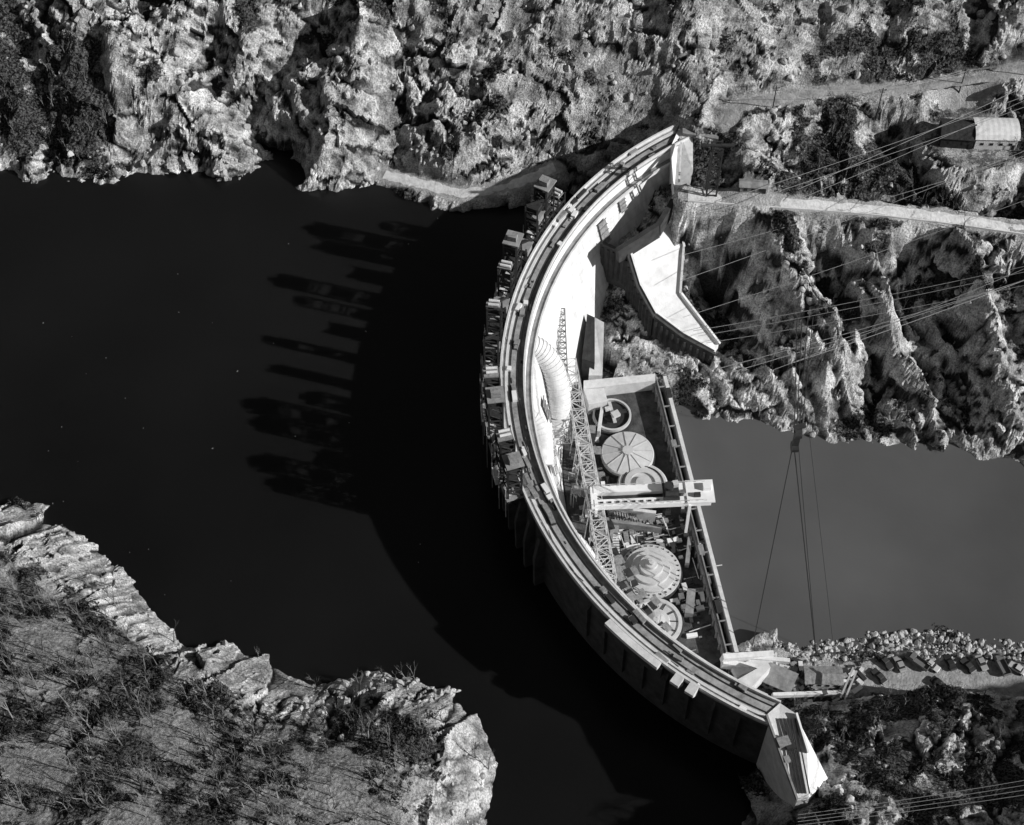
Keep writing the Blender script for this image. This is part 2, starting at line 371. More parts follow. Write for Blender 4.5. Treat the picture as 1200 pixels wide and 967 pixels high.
# ------------------------------------------------------------------ water
def water(name,col,pts,z,v=.15,sss=0):
    m,nt,b=newmat(name+'_surface'); N_=nt.nodes;L_=nt.links
    b.inputs['Roughness'].default_value=.25; b.inputs['IOR'].default_value=1.33
    if sss:
        b.inputs['Subsurface Weight'].default_value=1; b.inputs['Subsurface Radius'].default_value=(1,1,1); b.inputs['Subsurface Scale'].default_value=sss
    g=N_.new('ShaderNodeNewGeometry')
    n=N_.new('ShaderNodeTexNoise'); n.inputs['Scale'].default_value=.012;n.inputs['Detail'].default_value=5; L_.new(g.outputs['Position'],n.inputs['Vector'])
    r=N_.new('ShaderNodeMapRange'); r.inputs[1].default_value=.3;r.inputs[2].default_value=.7;r.inputs[3].default_value=col*(1-v);r.inputs[4].default_value=col*(1+v)
    L_.new(n.outputs['Fac'],r.inputs[0]);L_.new(r.outputs[0],b.inputs['Base Color'])
    n2=N_.new('ShaderNodeTexNoise'); n2.inputs['Scale'].default_value=.9;n2.inputs['Detail'].default_value=4; L_.new(g.outputs['Position'],n2.inputs['Vector'])
    bp=N_.new('ShaderNodeBump');bp.inputs['Strength'].default_value=.25;bp.inputs['Distance'].default_value=.12;L_.new(n2.outputs['Fac'],bp.inputs['Height']);L_.new(bp.outputs[0],b.inputs['Normal'])
    w=MB(); w.add([(p[0],p[1],z) for p in pts],[tuple(range(len(pts)))]); return w.obj(name,[m],recalc=False)
pts=[(-4000,-900),(74,-900)]+[arc(113.5,a,0)[:2] for a in range(250,117,-2)]+[(59,900),(-4000,900)]
water('reservoir_water',.0085,pts,0,.35,7.0)
water('river_water',.085,[(30,-100),(4000,-400),(4000,400),(24,40)],-28,.3)
mb=MB()
for i in range(34):
    x,y=random.uniform(-150,0),random.uniform(-70,85); s=random.uniform(.12,.28)
    if math.hypot(x-DC[0],y-DC[1])>125 and hz(x,y)<-3: mb.box((x,y,.05),(s,s*random.uniform(.6,2.2),.14),random.uniform(0,3))
mb.obj('floating_driftwood',[M_CONCG])
# ------------------------------------------------------------------ roads
def ribbon(name,P,w,mt,dz=.1):
    mb=MB(); n=len(P); vs=[];fs=[]
    for i,p in enumerate(P):
        d=(P[min(i+1,n-1)]-P[max(i-1,0)]); d.z=0; d.normalize(); r=Vector((d.y,-d.x,0))
        wl,wr=w*random.uniform(.75,1.15),w*random.uniform(.75,1.15)
        for t in (-1,-.5,0,.5,1): vs.append((p.x+r.x*t*(wl if t<0 else wr)/2,p.y+r.y*t*(wl if t<0 else wr)/2,p.z+(dz if abs(t)<1 else .02)+(.06 if t==0 else 0)))
    for i in range(n-1):
        for k in range(4): fs.append((i*5+k,i*5+k+1,i*5+k+6,i*5+k+5))
    mb.add(vs,fs); return mb.obj(name,[mt],recalc=False)
M_PR=mat('pale_gravel_road',.68,var=.3,scale=.5,bump=.7,bscale=1.5)
ribbon('hillside_dirt_road',R1,3.8,M_DIRT); ribbon('abutment_access_road',R2,4.0,M_PR); ribbon('shore_dirt_road',R3,4.2,M_PR); ribbon('riverside_dirt_road',R4,5,M_DIRT)
mb=MB()
for i in range(0,len(R2)-1):
    p=R2[i];q=R2[i+1]; d=(q-p).normalized(); r=Vector((d.y,-d.x,0))*2.6
    mb.beam(p+r+Vector((0,0,.15)),q+r+Vector((0,0,.15)),.4,.9)
mb.obj('road_retaining_wall',[M_CONC2])
# ------------------------------------------------------------------ DAM
dam=empty('arch_dam')
A0,A1=121.5,244.8
mb=MB(); mb.arcsweep([(115.5,24.4),(115.5,-45),(93,-45),(95.5,-30),(98.2,-18),(101.3,-5),(104.6,8),(107.4,17),(108.6,21),(109.5,24.4)],A0,A1,150,0,1); mb.obj('dam_wall',[M_CONC,M_UPSHADE],dam)
mb=MB(); mb.arcbox(108.9,116,24.42,25.0,A0,A1,150); mb.obj('crest_slab',[M_ROADC],dam)
mb=MB(); mb.arcbox(115.4,115.95,25.0,26.2,A0,A1,150); mb.arcbox(109.0,109.4,25.0,26.1,A0,A1,150)
mb.arcbox(106.6,107.1,20.6,21.7,A0+4,A1-2,140); mb.arcbox(113.7,114.5,25.0,25.35,A0+1,A1-1,140); mb.obj('parapets',[M_CONC2],dam)
mb=MB(); mb.arcbox(112.9,113.15,25.004,25.3,A0,A1,150); mb.arcbox(110.7,110.95,25.004,25.3,A0,A1,150)
mb.obj('crane_rails',[M_STEEL],dam)
mb=MB(); mb.arcbox(107.1,109.0,20.9,21.3,A0+4,A1-2,140)
for i in range(60):
    a=A0+5+(A1-A0-8)*i/59; mb.beam(arc(108.3,a,18.6),arc(106.9,a,20.9),.3)
mb.obj('inspection_walkway',[M_CONCG],dam)
def rface(z):
    zs=[-45,-30,-18,-5,8,17,21,24.4]; rs=[93,95.5,98.2,101.3,104.6,107.4,108.6,109.5]; return float(np.interp(z,zs,rs))
mb=MB()
for a,z0,z1,w in ((142.5,10,18,3.6),(137,15,20,2.6),(177,-2,7,3.4),(188,-1,6,3),(197,0,7,3),(168,2,7,2.4)):
    aw=math.degrees(w/2/105)
    mb.add([arc(rface(z0)-.7,a-aw,z0),arc(rface(z0)-.7,a+aw,z0),arc(rface(z1)-.7,a+aw,z1),arc(rface(z1)-.7,a-aw,z1)],[(0,1,2,3)],0)
    for k_ in range(5):
        z=z0+(z1-z0)*k_/4; mb.beam(arc(rface(z)-.9,a-aw*1.1,z),arc(rface(z)-.9,a+aw*1.1,z),.3,.15,0)
mb.obj('hanging_work_platforms',[M_WOOD,M_STEEL],dam)
mb=MB()
for i in range(80):
    a=random.uniform(124,242); s=random.uniform(.3,1.4); mb.box(arc(random.choice([109.9,112.0,114.9,111.8,113.4]),a,25+s*.45),(s,s*random.uniform(1,3.5),s*.8),math.radians(a)+random.uniform(-.2,.2),random.choice([0,1,2,3]))
for i in range(30):
    a=random.uniform(126,240); r=random.uniform(109.8,115); mb.beam(arc(r,a,25.2),arc(r+random.uniform(-.6,.6),a+random.uniform(1,2.4),25.4),.18,.2,random.choice([0,2]))
mb.obj('crest_stacked_materials',[M_WOOD,M_WHITE,M_STEEL,M_CONCG],dam)
mb=MB()
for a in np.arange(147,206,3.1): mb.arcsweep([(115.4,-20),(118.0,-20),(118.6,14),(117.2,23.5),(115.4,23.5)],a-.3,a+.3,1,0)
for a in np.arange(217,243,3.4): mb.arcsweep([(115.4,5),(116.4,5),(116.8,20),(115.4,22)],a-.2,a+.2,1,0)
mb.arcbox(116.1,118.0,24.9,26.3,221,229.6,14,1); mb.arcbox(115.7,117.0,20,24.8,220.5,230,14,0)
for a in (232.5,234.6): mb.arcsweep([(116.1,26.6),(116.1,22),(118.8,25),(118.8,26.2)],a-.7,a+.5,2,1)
mb.obj('intake_piers_and_lip',[M_UPSHADE,M_CONC2],dam)
# gate hoist towers
hs=[(147,6,4,2),(150.5,17,4.8,0),(153.5,15,4.2,1),(157.5,6,4.4,1),(161.8,17,4.8,0),(164.8,12,3.6,2),(168.5,5.5,4,1),(173,15,2.6,2),(177.8,14,2.2,1),(181.5,6,4.0,0),(185,17,5.0,2),(188,15,4.6,0),(191.5,6,4,1),(195,17,5.0,2),(198.2,14,4.2,0)]
for a,h,w,kind in hs:
    mb=MB(); rz=math.radians(a)
    def P(r,t,z):
        p=arc(r,a,z); return (p[0]-math.sin(rz)*t,p[1]+math.cos(rz)*t,z)
    r1=120.4
    mb.box(P(118.2,0,24.6),(5.2,w+1.2,.7),rz,0)
    for t in (-w/2-.3,w/2+.3): mb.beam(P(116,t,18),P(120.5,t,24.2),.5,.5,2)
    for r in (116.4,r1-.2):
        for t in (-w/2,w/2): mb.beam(P(r,t,25),P(r,t,25+h),.5,.5,2)
    for z in np.arange(28,25+h+.1,3.2):
        for t in (-w/2,w/2): mb.beam(P(116.4,t,z),P(r1-.2,t,z),.35,.35,2)
        for r in (116.4,r1-.2): mb.beam(P(r,-w/2,z),P(r,w/2,z),.35,.35,2)
        for t in (-w/2,w/2): mb.beam(P(116.4,t,z-3),P(r1-.2,t,z),.22,.22,2)
    if h>12:
        mb.box(P(118.3,0,25+h*.35),(2.6,w-1.4,h*.16),rz,4)
        mb.box(P(118.3,0,25+h*.85),(3.4,w-.8,h*.16),rz,4)
    if kind==0:
        mb.box(P(118.1,0,25+h+.3),(4.8,w+.6,.4),rz,0); mb.box(P(118.1,.3,25+h+1.4),(2.6,2.0,1.8),rz,3)
    elif kind==1:
        mb.box(P(118.1,0,25+h*.6),(4.0,w-.9,2.4),rz,3); mb.box(P(118.1,0,25+h*.6+1.4),(4.6,w+.2,.25),rz,0); mb.beam(P(116.4,-w/2,25+h),P(120,w/2,25+h),.5,.5,2)
    else:
        mb.box(P(118.6,0,25+h+.2),(4.0,w*.7,.45),rz,3)
        for t in (-.9,.5): mb.tube([P(116.9,t,25+h+.9),P(119.9,t,25+h+.9)],.42,8,1)
        mb.box(P(121,0,23.5),(1.2,w*.8,3.0),rz,1)
    mb.box(P(119.5,w*.2,26.2),(1.6,1.4,1.8),rz,1)
    mb.beam(P(120.6,-w/2-.5,26.1),P(120.6,w/2+.5,26.1),.15,.15,2)
    mb.beam(P(120.9,w/2,16),P(120.9,w/2,31),.18,.18,1); mb.beam(P(121.4,-w/2,14),P(121.4,-w/2,29),.25,.25,3)
    mb.obj('gate_hoist_tower',[M_CONCG,M_CONC2,M_STEEL,M_WOOD,M_DARK])
# thrust block
mb=MB()
t=[S(898,838,25.5),S(914,824,25.5),S(932,836,25.5),S(946,880,24),S(948,937,22.5),S(934,938,22.5),S(912,880,24.5)]
mb.prism(t,30,0)
mb.prism([S(932,837,25.2),S(970,912,14),S(948,935,21.8),S(946,881,23.6)],14,1)
for k_ in range(5):
    u=915+k_*4.2; mb.beam(S(u,842,25.75),S(u+17,930,23.4 if k_ else 23.6),.3,.35,2)
mb.box(S(918,870,25.6),(3,2.4,1.6),.3,3); mb.box(S(926,874,25.4),(2.4,1.6,1.2),.3,2); mb.box(S(922,890,25.0),(1.4,1.6,1.0),.3,4)
mb.beam(S(898,838,26.2),S(934,937,23.4),.5,1.3,4); mb.beam(S(933,836,26.2),S(947,882,24.6),.5,1.2,1)
mb.obj('thrust_block',[M_CONC2,M_WHITE,M_STEEL,M_WOOD,M_CONCG],dam)
mb=MB()
mb.prism([S(786,172,26),S(796,150,26),S(812,153,26),S(812,200,24),S(806,228,22),S(790,226,21)],26,0)
mb.box(S(797,190,27),(.6,16,1.2),-.1,0)
mb.prism([S(800,150,27),S(842,158,27),S(842,163,27),S(800,156,27)],1.2,1)
mb.obj('abutment_block',[M_CONC,M_CONCG],dam)
mb=MB()
b0=SV(833,226,23.5)
for o in ((-1.5,-1.5),(1.5,-1.5),(1.5,1.5),(-1.5,1.5)): mb.beam((b0.x+o[0],b0.y+o[1],20),(b0.x+o[0],b0.y+o[1],44),.45,.45)
for z in range(24,45,4):
    mb.beam((b0.x-1.5,b0.y-1.5,z),(b0.x+1.5,b0.y-1.5,z),.3);mb.beam((b0.x-1.5,b0.y+1.5,z),(b0.x+1.5,b0.y+1.5,z),.3);mb.beam((b0.x-1.5,b0.y-1.5,z-4),(b0.x+1.5,b0.y-1.5,z),.25);mb.beam((b0.x-1.5,b0.y-1.5,z),(b0.x-1.5,b0.y+1.5,z),.25)
mb.beam((b0.x-5,b0.y,44),(b0.x+5,b0.y,44),.9,.7); mb.beam((b0.x-4,b0.y,40),(b0.x-4,b0.y,44),.4)
mb.obj('steel_cableway_tower',[M_STEEL])
# ------------------------------------------------------------------ spillway chute
ch=empty('spillway_chute')
Lp=[S(738,296,12),S(750,335,3),S(768,368,-4),S(800,392,-10),S(836,412,-15)]
Rp=[S(792,246,14),S(801,290,6),S(797,345,-2),S(826,383,-9),S(842,404,-14)]
mb=MB()
for i in range(4): mb.prism([Lp[i],Rp[i],Rp[i+1],Lp[i+1]],20,0)
mb.obj('chute_floor',[mat('chute_concrete',.72,var=.2,scale=.25)],ch)
mb=MB()
for P_ in (Lp,Rp):
    for i in range(4):
        a=Vector(P_[i])+Vector((0,0,.4));b_=Vector(P_[i+1])+Vector((0,0,.4)); mb.beam(a,b_,.7,1.8,0)
wl=[S(706,284,12),S(738,298,12.2),S(750,337,3.2),S(768,370,-3.8),S(800,394,-9.8),S(838,414,-14.8)]
for i in range(5):
    a,b_=Vector(wl[i]),Vector(wl[i+1]); d=(b_-a).normalized(); r=Vector((-d.y,d.x,0)).normalized()*-.5
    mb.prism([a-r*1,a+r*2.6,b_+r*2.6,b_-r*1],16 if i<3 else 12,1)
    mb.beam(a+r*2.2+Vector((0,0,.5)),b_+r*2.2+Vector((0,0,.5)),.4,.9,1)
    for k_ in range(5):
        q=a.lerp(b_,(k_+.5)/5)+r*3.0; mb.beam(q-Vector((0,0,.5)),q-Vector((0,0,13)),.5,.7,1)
for (p,q,h) in ((S(724,292,17),S(772,262,19),6),(S(772,262,19),S(790,232,21),6)):
    a,b_=Vector(p),Vector(q); mb.beam(a-Vector((0,0,h/2)),b_-Vector((0,0,h/2)),1.6,h,1)
mb.obj('chute_walls',[M_CONC2,M_SHADE],ch)
mb=MB()
mb.prism([S(688,368,-4),S(697,372,-4),S(697,425,-12),S(682,420,-12)],16,1)
mb.prism([S(697,372,-4.3),S(708,378,-5),S(706,440,-17),S(690,440,-17)],14,0)
mb.obj('concrete_pier',[M_CONC2,M_SHADE])
# ------------------------------------------------------------------ penstocks (ribbed)
mb=MB()
def ribbed(pts,r,n):
    P=smooth(pts,n); mb.tube(P,r,28,0)
    for i in range(1,len(P)-1,2):
        d=(P[i+1]-P[i-1]).normalized(); mb.tube([P[i]-d*.12,P[i]+d*.12],r+.22,28,0)
ribbed([S(612,402,17),S(630,410,14),S(646,428,9),S(654,455,2),S(655,484,-6),S(650,508,-14),S(643,526,-21)],3.4,10)
ribbed([S(616,488,13),S(628,496,11.5),S(637,515,9.5),S(638,545,6)],2.6,7)
ribbed([arc(104,201,3),arc(101,203,-2),arc(98,205,-10),arc(95,207,-18)],2.3,6)
mb.obj('ribbed_penstocks',[M_CONC2])
# ------------------------------------------------------------------ powerhouse
ph=empty('powerhouse')
ZD=-22; ZW=-18.4
deck=[S(684,452,ZD),S(768,446,ZD),S(846,772,ZD),S(820,790,ZD)]+[arc(97,a,ZD) for a in (228,220,212,204,196,188,180,172)]
mb=MB(); mb.prism(deck,9,0); mb.obj('deck_slab',[M_DIRTC],ph)
w0,w1=SV(767,440,ZW),SV(851,768,ZW)
ax=(w1-w0).normalized(); nr=Vector((-ax.y,ax.x,0)); nr=nr if nr.x>0 else -nr
mb=MB(); Lw=(w1-w0).length
mb.beam(w0-Vector((0,0,6)),w1-Vector((0,0,6)),1.2,12,1)
mb.beam(w0+nr*3.4-Vector((0,0,7)),w1+nr*3.4-Vector((0,0,7)),1.1,12,0)
mb.beam(w0+nr*1.7-Vector((0,0,7)),w1+nr*1.7-Vector((0,0,7)),2.0,.5,3)
n=26
for i in range(n+1):
    p=w0+ax*Lw*i/n
    if i%2: mb.beam(p-Vector((0,0,1.2)),p+nr*3.6-Vector((0,0,1.4)),.35,.4,1)
    mb.beam(p-nr*1.0-Vector((0,0,3.4)),p-nr*1.0-Vector((0,0,.5)),.5,.5,1)
    if i%5==2: mb.box(tuple(p+nr*random.uniform(0,3)+Vector((0,0,.4))),(1.5,random.uniform(1.5,4),1),.15,random.choice([1,2]))
mb.beam(w0+Vector((0,0,.25)),w1+Vector((0,0,.25)),.3,.4,2)
mb.obj('downstream_wall',[M_CONC2,M_CONCG,M_STEEL,M_SHADE],ph)
mb=MB()
mb.prism([S(684,446,-17),S(768,438,-17),S(768,446,-17),S(684,456,-17)],8,0)
mb.prism([S(684,456,-16.5),S(708,455,-16.5),S(712,470,-16.5),S(690,474,-16.5)],6,0)
mb.beam(S(846,772,-17),S(905,768,-20),1.6,3,0)
mb.beam(S(846,778,-19),S(900,785,-21),1.4,3,0)
mb.obj('end_walls',[M_CONC2],ph)
M_DOME=mat('cover_plate',.52,var=.15,scale=.6,bump=0)
def disk(u,v,r,kind):
    Z=ZD+1.4; p=S(u,v,Z); mb=MB(); c0=(p[0],p[1],Z)
    mb.lathe((c0[0],c0[1],ZD),[(r+.5,0),(r+.5,1.3),(r-.2,1.4)],48,2)
    if kind=='ring':
        mb.lathe(c0,[(r,-1.4),(r,1.2),(r*.9,1.2),(r*.9,.3),(0.01,.3)],44,0)
        mb.box((c0[0],c0[1],Z+1.7),(r*1.5,1.2,.5),.2,2); mb.box((c0[0],c0[1],Z+2.2),(1,r*1.3,.5),.2,1); mb.lathe((c0[0],c0[1],Z+.4),[(r*.45,0),(r*.45,1),(0.01,1.3)],24,2)
        mb.box((c0[0]+1,c0[1]-1,Z+2.6),(2.4,2,1.2),.5,0); mb.box((c0[0]-1.5,c0[1]+1,Z+2.6),(1.4,1.2,1),.3,1)
        mb.lathe(c0,[(r*.899,.31),(.02,.31)],30,2)
    elif kind=='cone':
        mb.lathe(c0,[(r,0),(r,1.2),(r*.96,1.5),(r*.93,1.5),(r*.2,2.7),(r*.2,3.2),(.01,3.3)],56,0)
        for k_ in range(12):
            a=k_*math.pi/6+.1; mb.beam((c0[0]+r*.95*math.cos(a),c0[1]+r*.95*math.sin(a),Z+1.6),(c0[0]+r*.2*math.cos(a),c0[1]+r*.2*math.sin(a),Z+2.85),.2,.22,1)
    elif kind=='dish':
        mb.lathe(c0,[(r,0),(r,1.0),(r*.94,1.3),(r*.72,1.3),(r*.72,1.9),(r*.5,2.0),(r*.5,1.4),(r*.28,1.4),(r*.28,2.4),(.01,2.6)],56,0)
        mb.lathe(c0,[(r*.84,1.31),(r*.84,1.6),(r*.8,1.6),(r*.8,1.31)],48,2)
    elif kind=='dome':
        mb.lathe(c0,[(r,0),(r,1.0),(r*.84,1.1),(r*.84,2.1),(r*.64,2.2),(r*.62,3.2),(r*.40,3.3),(r*.38,4.4),(r*.2,4.5),(r*.18,5.4),(.01,5.5)],64,0)
        for k_ in range(30):
            a=k_*2*math.pi/30; mb.box((c0[0]+r*.92*math.cos(a),c0[1]+r*.92*math.sin(a),Z+1.2),(.45,.35,.35),a,2)
        mb.lathe((c0[0],c0[1],Z+5.4),[(.8,0),(.8,1.0),(.01,1.1)],16,1)
    elif kind=='open':
        mb.lathe(c0,[(r,0),(r,.9),(r*.86,1.0),(r*.8,.6),(r*.55,.7),(r*.5,1.6),(r*.36,1.8),(r*.1,2.6),(.01,2.6)],48,0)
        for k_ in range(12):
            a=k_*math.pi/6; mb.beam((c0[0]+r*.84*math.cos(a),c0[1]+r*.84*math.sin(a),Z+.9),(c0[0]+r*.5*math.cos(a),c0[1]+r*.5*math.sin(a),Z+1.1),.22,.3,2)
    mb.obj('turbine_pit_cover',[M_DOME,M_STEELL,M_STEEL])
disk(717,488,6.0,'ring'); disk(735,534,8.1,'cone'); disk(753,570,7.6,'dish'); disk(762,671,8.9,'dome'); disk(768,730,7.6,'open')
mb=MB()
ph_c=[S(u,v,ZD) for u,v in ((700,520),(715,600),(740,615),(770,615),(735,640),(790,640),(805,690),(790,735),(720,660),(745,705),(700,570),(780,700))]
pitc=[S(u,v,ZD) for u,v in ((717,490),(735,538),(753,574),(762,676),(768,734))]
for i in range(420):
    cpt=random.choice(ph_c); x=cpt[0]+random.gauss(0,3.5); y=cpt[1]+random.gauss(0,4.5)
    if min(math.hypot(x-p[0],y-p[1]) for p in pitc)<9.4: continue
    s=random.uniform(.35,1.5); mb.box((x,y,ZD+s*.4),(s,s*random.uniform(.8,3),s*.8),.15+random.choice([0,1.57])+random.uniform(-.1,.1),random.choice([0,0,1,2,2,3]))
for i in range(160):
    cpt=random.choice(ph_c); x=cpt[0]+random.gauss(0,4); y=cpt[1]+random.gauss(0,5); a=random.choice([.15,1.72])+random.uniform(-.2,.2); l=random.uniform(3,7)
    if min(min(math.hypot(x-p[0],y-p[1]),math.hypot(x+l*math.cos(a)-p[0],y+l*math.sin(a)-p[1])) for p in pitc)<9.2: continue
    mb.beam((x,y,ZD+.6),(x+l*math.cos(a),y+l*math.sin(a),ZD+random.uniform(.6,2)),.2,.25,random.choice([0,1,2]))
mb.obj('formwork_and_materials',[M_WOOD,M_CONC2,M_STEEL,M_WHITE],ph)
mb=MB()
for (u,v,w,l,h,mi) in ((740,607,14,1.0,5,0),(745,622,15,1,4,1),(715,640,1,9,4,1),(806,650,1.2,9,3,1),(808,710,2.4,8,3,1),(722,702,6,1,3,0),(703,500,1,9,4,0),(715,620,5,5,2.5,1)):
    p=S(u,v,ZD); mb.box((p[0],p[1],ZD+h/2),(w,l,h),-.15,mi)
for i in range(9):
    a=SV(722+i*3,613,ZD+3.2); mb.beam(a,a+Vector((-.5,6,0)),.4,.5,1)
for i in range(16):
    a=SV(713+i*.2,603+i*3.0,ZD+1.2); mb.beam(a,a+Vector((2.6,0,0)),.5,.4,0)
mb.obj('chamber_walls',[M_CONC2,M_CONCG],ph)
# ------------------------------------------------------------------ crane trestle + lattice mast
t0,t1=SV(667,425,-6),SV(714,682,-6)
mb=MB(); mb.truss(t0,t1,4.0,3.8,24,.2,0)
d=(t1-t0)/13
for i in range(14):
    p=t0+d*i
    for o in (-2,2): mb.beam((p.x+o,p.y,-8),(p.x+o*1.5,p.y,ZD-3),.3,.3,0)
    mb.beam((p.x-2,p.y,-8),(p.x+3,p.y,ZD),.2,.2,0)
mb.obj('crane_trestle',[M_STEELL])
mb=MB(); mb.truss(SV(664,520,-14),SV(657,362,8),2.4,2.4,24,.17,0); mb.obj('lattice_derrick_boom',[M_WOOD])
mb=MB()
for i in range(80):
    a=random.uniform(170,218); r=random.uniform(89,96); z0=ZD
    p=arc(r,a,z0); h=random.uniform(2,10); mb.beam(p,(p[0],p[1],z0+h),.2)
    q=arc(r-random.uniform(1,3),a+random.uniform(-3,3),z0+h); mb.beam((p[0],p[1],z0+h),q,.2); mb.box((q[0],q[1],q[2]),(2.0,2.8,.25),math.radians(a),random.choice([1,1,2]))
mb.obj('scaffolding',[M_STEELL,M_WOOD,M_STEEL])
# ------------------------------------------------------------------ gantry crane
mb=MB(); zg=-3.5
l0,r0_=SV(696,584,zg),SV(836,578,zg); d=(r0_-l0); Lc=d.length; d.normalize(); nn=Vector((-d.y,d.x,0)); ra=math.atan2(d.y,d.x)
for s_ in (-2.3,2.3): mb.beam(l0+nn*s_,l0+d*Lc*.97+nn*s_,2.3,2.0,0)
mb.beam(l0-Vector((0,0,.9)),l0+d*Lc*.62-Vector((0,0,.9)),2.2,.2,1)
for k_ in range(9): mb.box(tuple(l0+d*(2+k_*2.3)+Vector((0,0,1.15))-nn*2.3),(1.0,.5,.3),ra,1)
mb.beam(l0-nn*3.6,l0+nn*3.6,1.8,1.6,0); 
e=r0_-d*4.0; mb.box(tuple(e+Vector((0,0,1.2))),(8.0,7.6,.5),ra,0); mb.box(tuple(e+d*2+nn*1+Vector((0,0,2.2))),(2.2,2.0,1.4),ra,0); mb.box(tuple(e-d*1-nn*1.5+Vector((0,0,2.0))),(1.8,1.2,1.0),ra,1)
for base_,zb in ((l0+d*.4,-7),(r0_-d*7.2,ZW+.3)):
    for s_ in (-3.6,3.6):
        mb.beam(base_+nn*s_,Vector((base_.x,base_.y,zb))+nn*s_*1.15,.8,.8,0)
        mb.box((base_.x+nn.x*s_*1.15,base_.y+nn.y*s_*1.15,zb),(1.4,2.6,.9),ra,1)
tr=l0+d*Lc*.64
mb.box(tuple(tr+Vector((0,0,1.7))),(4.6,5.6,1.0),ra,1)
mb.lathe((tr.x-.6,tr.y+1,tr.z+2.2),[(1.4,0),(1.4,1.5),(.01,1.5)],14,1); mb.tube([tr+nn*-1.5+Vector((-1.8,0,3)),tr+nn*-1.5+Vector((1.8,0,3))],.9,12,1)
mb.box(tuple(tr+d*1.4+nn*1.8+Vector((0,0,3))),(1.6,1.5,1.8),.2,2)
for o in (-.6,.6): mb.beam(tr+d*o,tr+d*o-Vector((0,0,9)),.14,.14,1)
mb.box((tr.x,tr.y,zg-9.6),(1.6,1,1.4),0,1)
for s_ in (-3.2,3.2):
    for k_ in range(14):
        p=l0+d*Lc*k_/14+nn*s_; mb.beam(p+Vector((0,0,1)),p+Vector((0,0,2)),.1,.1,2)
    mb.beam(l0+nn*s_+Vector((0,0,2)),l0+d*Lc*.9+nn*s_+Vector((0,0,2)),.12,.12,2)
mb.obj('gantry_crane',[M_WHITE,M_STEEL,M_STEELL])
# ------------------------------------------------------------------ cables
def rope(mb,p,q,r,sag=0,mi=0,n=14):
    p=Vector(p);q=Vector(q); mb.tube([p.lerp(q,i/n)-Vector((0,0,sag*4*(i/n)*(1-i/n))) for i in range(n+1)],r,5,mi)
mb=MB()
for (u0,v0,z0,u1,v1,z1,r) in ((812,388,-6,1480,246,60,.08),(818,394,-7,1480,252,60,.08),(828,402,-9,1480,272,58,.08),(842,432,-12,1480,236,58,.11),(858,436,-13,1480,228,58,.11),(905,434,-8,1480,190,60,.08),
    (800,372,-2,1480,128,66,.07),(795,330,6,1480,60,70,.07),(792,262,20,1480,20,74,.07),(800,250,22,1480,5,74,.07),(930,425,30,1480,215,62,.07),(796,300,12,1480,90,70,.07),(935,222,26,1480,-40,80,.09),(940,232,26,1480,-20,80,.07)):
    rope(mb,S(u0,v0,z0),S(u1,v1,z1),r,3)
mb.obj('cableway_ropes',[M_CABLE])
mb=MB(); ct=SV(932,520,35); top=SV(932,432,38)
hb=empty('cableway_hoist_block')
mb.box((ct.x,ct.y,36.5),(1.6,1.4,6.5),0,0); mb.tube([(ct.x-.9,ct.y,40.2),(ct.x+.9,ct.y,40.2)],1.6,14,0); mb.tube([(ct.x-.9,ct.y,33.5),(ct.x+.9,ct.y,33.5)],1.5,14,0); mb.box((ct.x,ct.y,43),(3.2,1.2,.8),.3,0)
for o in (-1.0,-.4,.3,.9): rope(mb,(ct.x+o,ct.y,40),(top.x+o*2.2,top.y+2,58),.13)
mb.obj('block',[M_STEEL],hb)
mb=MB(); rope(mb,(ct.x-.5,ct.y,33),S(882,757,-20),.13); rope(mb,(ct.x,ct.y,33),S(956,766,-22),.16); rope(mb,(ct.x+.8,ct.y,35),S(956.5,768,-20),.1); mb.obj('falls',[M_CABLED],hb)
mb=MB(); rope(mb,S(948,505,40),S(976,752,-22),.06); mb.obj('tag_line',[M_CABLED],hb)
mb=MB()
for k_ in range(4): rope(mb,S(935,955+k_*4,27+k_*.3),S(1400,878+k_*7,60),.06,2)
mb.obj('overhead_lines',[M_CABLE])
def pole(u,v,z,h):
    p=S(u,v,z); x,y=p[0],p[1]; z=float(hz(x,y)); mb=MB(); mb.tube([(x,y,z-.5),(x,y,z+h)],[.22,.14],8); mb.beam((x-1.1,y,z+h-.8),(x+1.1,y,z+h-.8),.18); mb.beam((x-.8,y,z+h-1.7),(x+.8,y,z+h-1.7),.16)
    for o in (-1,0,1): mb.tube([(x+o,y,z+h-.7),(x+o,y,z+h-.4)],.1,6)
    mb.obj('utility_pole',[M_DARK]); return (x,y,z+h-.6)
p1=pole(1030,124,31,13);p2=pole(1127,98,33,10);p3=pole(905,130,29,9);p4=pole(1215,90,35,10)
mb=MB()
for a,b_ in ((p3,p1),(p1,p2),(p2,p4)):
    for o in (-1,1): rope(mb,(a[0]+o,a[1],a[2]),(b_[0]+o,b_[1],b_[2]),.05,.8)
mb.obj('power_lines',[M_CABLE])
